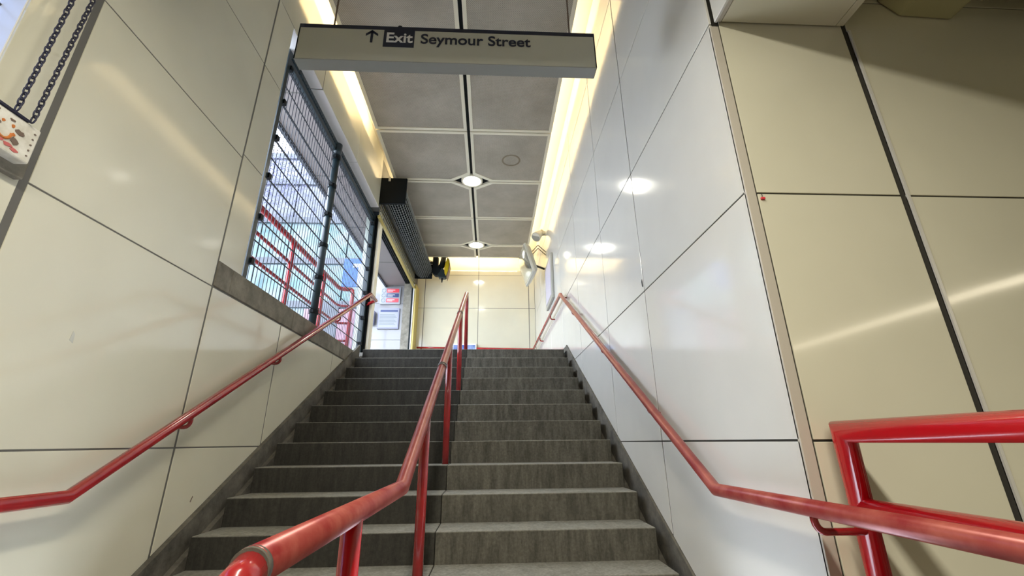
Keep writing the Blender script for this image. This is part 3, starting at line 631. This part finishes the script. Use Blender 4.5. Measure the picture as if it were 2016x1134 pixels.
for k in range(2600):
    th = random.uniform(0, 2 * math.pi); ph_ = random.uniform(-1, 1); q = random.random() ** 0.4
    c_ = Vector((-7.9 + 2.0 * q * math.cos(th) * math.sqrt(1 - ph_ * ph_), 12.5 + 1.0 * q * math.sin(th), 8.3 + 1.5 * q * ph_))
    u_ = Vector((random.uniform(-1, 1), random.uniform(-1, 1), random.uniform(-1, 1))).normalized(); v_ = u_.orthogonal().normalized(); s_ = 0.035
    mb.add([c_ - u_ * s_, c_ + v_ * s_ * 0.6, c_ + u_ * s_, c_ - v_ * s_ * 0.6], [(0, 1, 2, 3)])
at_parent(mb.build('foliage', M_LEAF, kind='stuff'), tr)

# ------------------------------------------------------------------ near left: barred window, chain hoists, sticker box
wn = struct(MB().box(XL - 0.15, XL - 0.135, 0.2, 1.36, 1.05, 1.9), 'window_1', M_FROST, 'bright frosted window at the top left corner', 'window')
for k in range(10): MB().tube([(XL - 0.10, 0.2, 1.12 + k * 0.075), (XL - 0.10, 1.36, 1.12 + k * 0.075)], 0.006, 6).build('bar', M_BAND, wn)
MB().box(XL - 0.17, XL - 0.01, 1.335, 1.36, 1.05, 1.9).build('window_frame', M_WHITE, wn)
def chain(lab, y0, z0, y1, z1, x):
    t = thing('hoist_chain', lab, 'chain', (x, y0, z0), 'black shutter chains by the sticker box')
    a, b = Vector((x, y0, z0)), Vector((x + 0.01, y1, z1)); d = (b - a); n = int(d.length / 0.026); d.normalize()
    u = Vector((1, 0, 0)); v = d.cross(u).normalized(); u = v.cross(d)
    mes = []
    for q in range(2):
        s = u if q == 0 else v; pts = []
        for k in range(14):
            an = 2 * math.pi * k / 14; pts.append(s * 0.0085 * math.cos(an) + d * 0.0165 * math.sin(an) * (1 + 0.12 * abs(math.sin(an))))
        mbq = MB().tube(pts, 0.0030, 7, closed=True)
        me = bpy.data.meshes.new('link'); me.from_pydata(mbq.v, [], mbq.f); me.materials.append(M_CHAIN); me.polygons.foreach_set('use_smooth', [True] * len(me.polygons)); mes.append(me)
    for k in range(n):
        o = bpy.data.objects.new('link', mes[k % 2]); COL.objects.link(o); o.location = a + d * (k * 0.026 + 0.012)
        at_parent(o, t)
chain('left black hoist chain rising from the sticker-covered box', 1.374, 1.172, 1.392, 2.05, -1.75)
chain('right black hoist chain beside the dark vertical joint', 1.434, 1.168, 1.458, 2.05, -1.75)
cb = thing('chain_box', 'grubby white box covered in torn stickers on the left coping', 'box', (-1.79, 1.3, 1.052))
at_parent(MB().box(-1.838, -1.762, 1.02, 1.487, 1.012, 1.163).build('casing', M_STICK, bevel=0.006), cb)
at_parent(MB().box(-1.838, -1.755, 1.02, 1.435, 1.163, 1.172).build('lid_edge', M_CHAIN, bevel=0.002), cb)
xs = -1.7605
def blot(y, z, r, m_, sy=1.0, n=9):
    pts = [(y + r * sy * math.cos(2 * math.pi * k / n) * random.uniform(0.6, 1.2), z + r * math.sin(2 * math.pi * k / n) * random.uniform(0.6, 1.2)) for k in range(n)]
    at_parent(MB().prism(pts, 0, xs - 0.002, xs + 0.0008).build('sticker', m_), cb)
for k in range(5): blot(1.468, 1.135 - k * 0.024, 0.004, M_BROWN)
for k in range(4): blot(1.335, 1.145 - k * 0.022, 0.004, M_BROWN)
at_parent(MB().tube([(xs, 1.375 + 0.024 * math.cos(a), 1.080 + 0.026 * math.sin(a)) for a in [math.radians(q) for q in range(170, 371, 20)]], 0.005, 6).build('sticker', M_ORANGE), cb)
for (y, z, r, m_, s_) in ((1.42, 1.105, 0.012, M_BROWN, 1.4), (1.415, 1.065, 0.014, M_BROWN, 1), (1.372, 1.045, 0.008, M_ROSE, 2), (1.40, 1.04, 0.008, M_ROSE, 2), (1.425, 1.032, 0.007, M_ROSE, 2),
                        (1.36, 1.115, 0.006, M_ORANGE, 1), (1.395, 1.115, 0.006, M_ORANGE, 1), (1.35, 1.10, 0.006, M_BROWN, 1), (1.385, 1.135, 0.005, M_BROWN, 2), (1.345, 1.05, 0.007, M_ROSE, 1.5), (1.405, 1.085, 0.007, M_ORANGE, 1)):
    blot(y, z, r, m_, s_)
# small marks on the walls
sk = thing('cable_clip', 'tiny red and white clip on the cream wall beside the corner', 'clip', (1.174, 1.588, 0.985))
at_parent(MB().box(1.163, 1.181, 1.583, 1.592, 0.978, 0.988).build('body', M_PRED, bevel=0.002), sk)
at_parent(MB().tube([(1.168, 1.588, 0.987), (1.172, 1.586, 0.998), (1.168, 1.588, 1.004)], 0.0015, 6).build('wire_end', M_COLLAR), sk)
sp = thing('wall_chip', 'small black chip at a joint of the white right wall', 'chip', (XR, 2.93, 1.08))
at_parent(MB().prism([(2.925, 1.055), (2.94, 1.06), (2.945, 1.10), (2.93, 1.115)], 0, XR - 0.003, XR + 0.002).build('chip_face', M_BLK), sp)
sl = thing('wall_chip', 'small pale scuff on the large cream panel at the far left', 'chip', (XL, 1.98, 0.45))
at_parent(MB().prism([(1.955, 0.44), (1.975, 0.43), (1.972, 0.47), (1.96, 0.48)], 0, XL - 0.002, XL + 0.0015).build('chip_face', M_PALEG), sl)
sl2 = thing('wall_chip', 'tiny dark scratch low on the left wall near the stair edge', 'chip', (XL, 3.06, -0.31))
at_parent(MB().prism([(3.05, -0.33), (3.065, -0.30), (3.06, -0.295), (3.045, -0.325)], 0, XL - 0.002, XL + 0.0015).build('chip_face', M_BROWN), sl2)
# tube fitting of the concourse, reflected in the facing wall
tf = thing('tube_light_fitting', 'long concourse tube light fitting to the right behind the camera', 'light', (5.5, -2.7, 1.6))
at_parent(MB().box(5.42, 5.58, -4.85, -0.55, 1.57, 1.62).build('housing', M_WHITE), tf)
for y in (-4.4, -1.0): at_parent(MB().tube([(5.5, y, 1.62), (5.5, y, 2.415)], 0.008, 8).build('drop_rod', M_WHITE), tf)
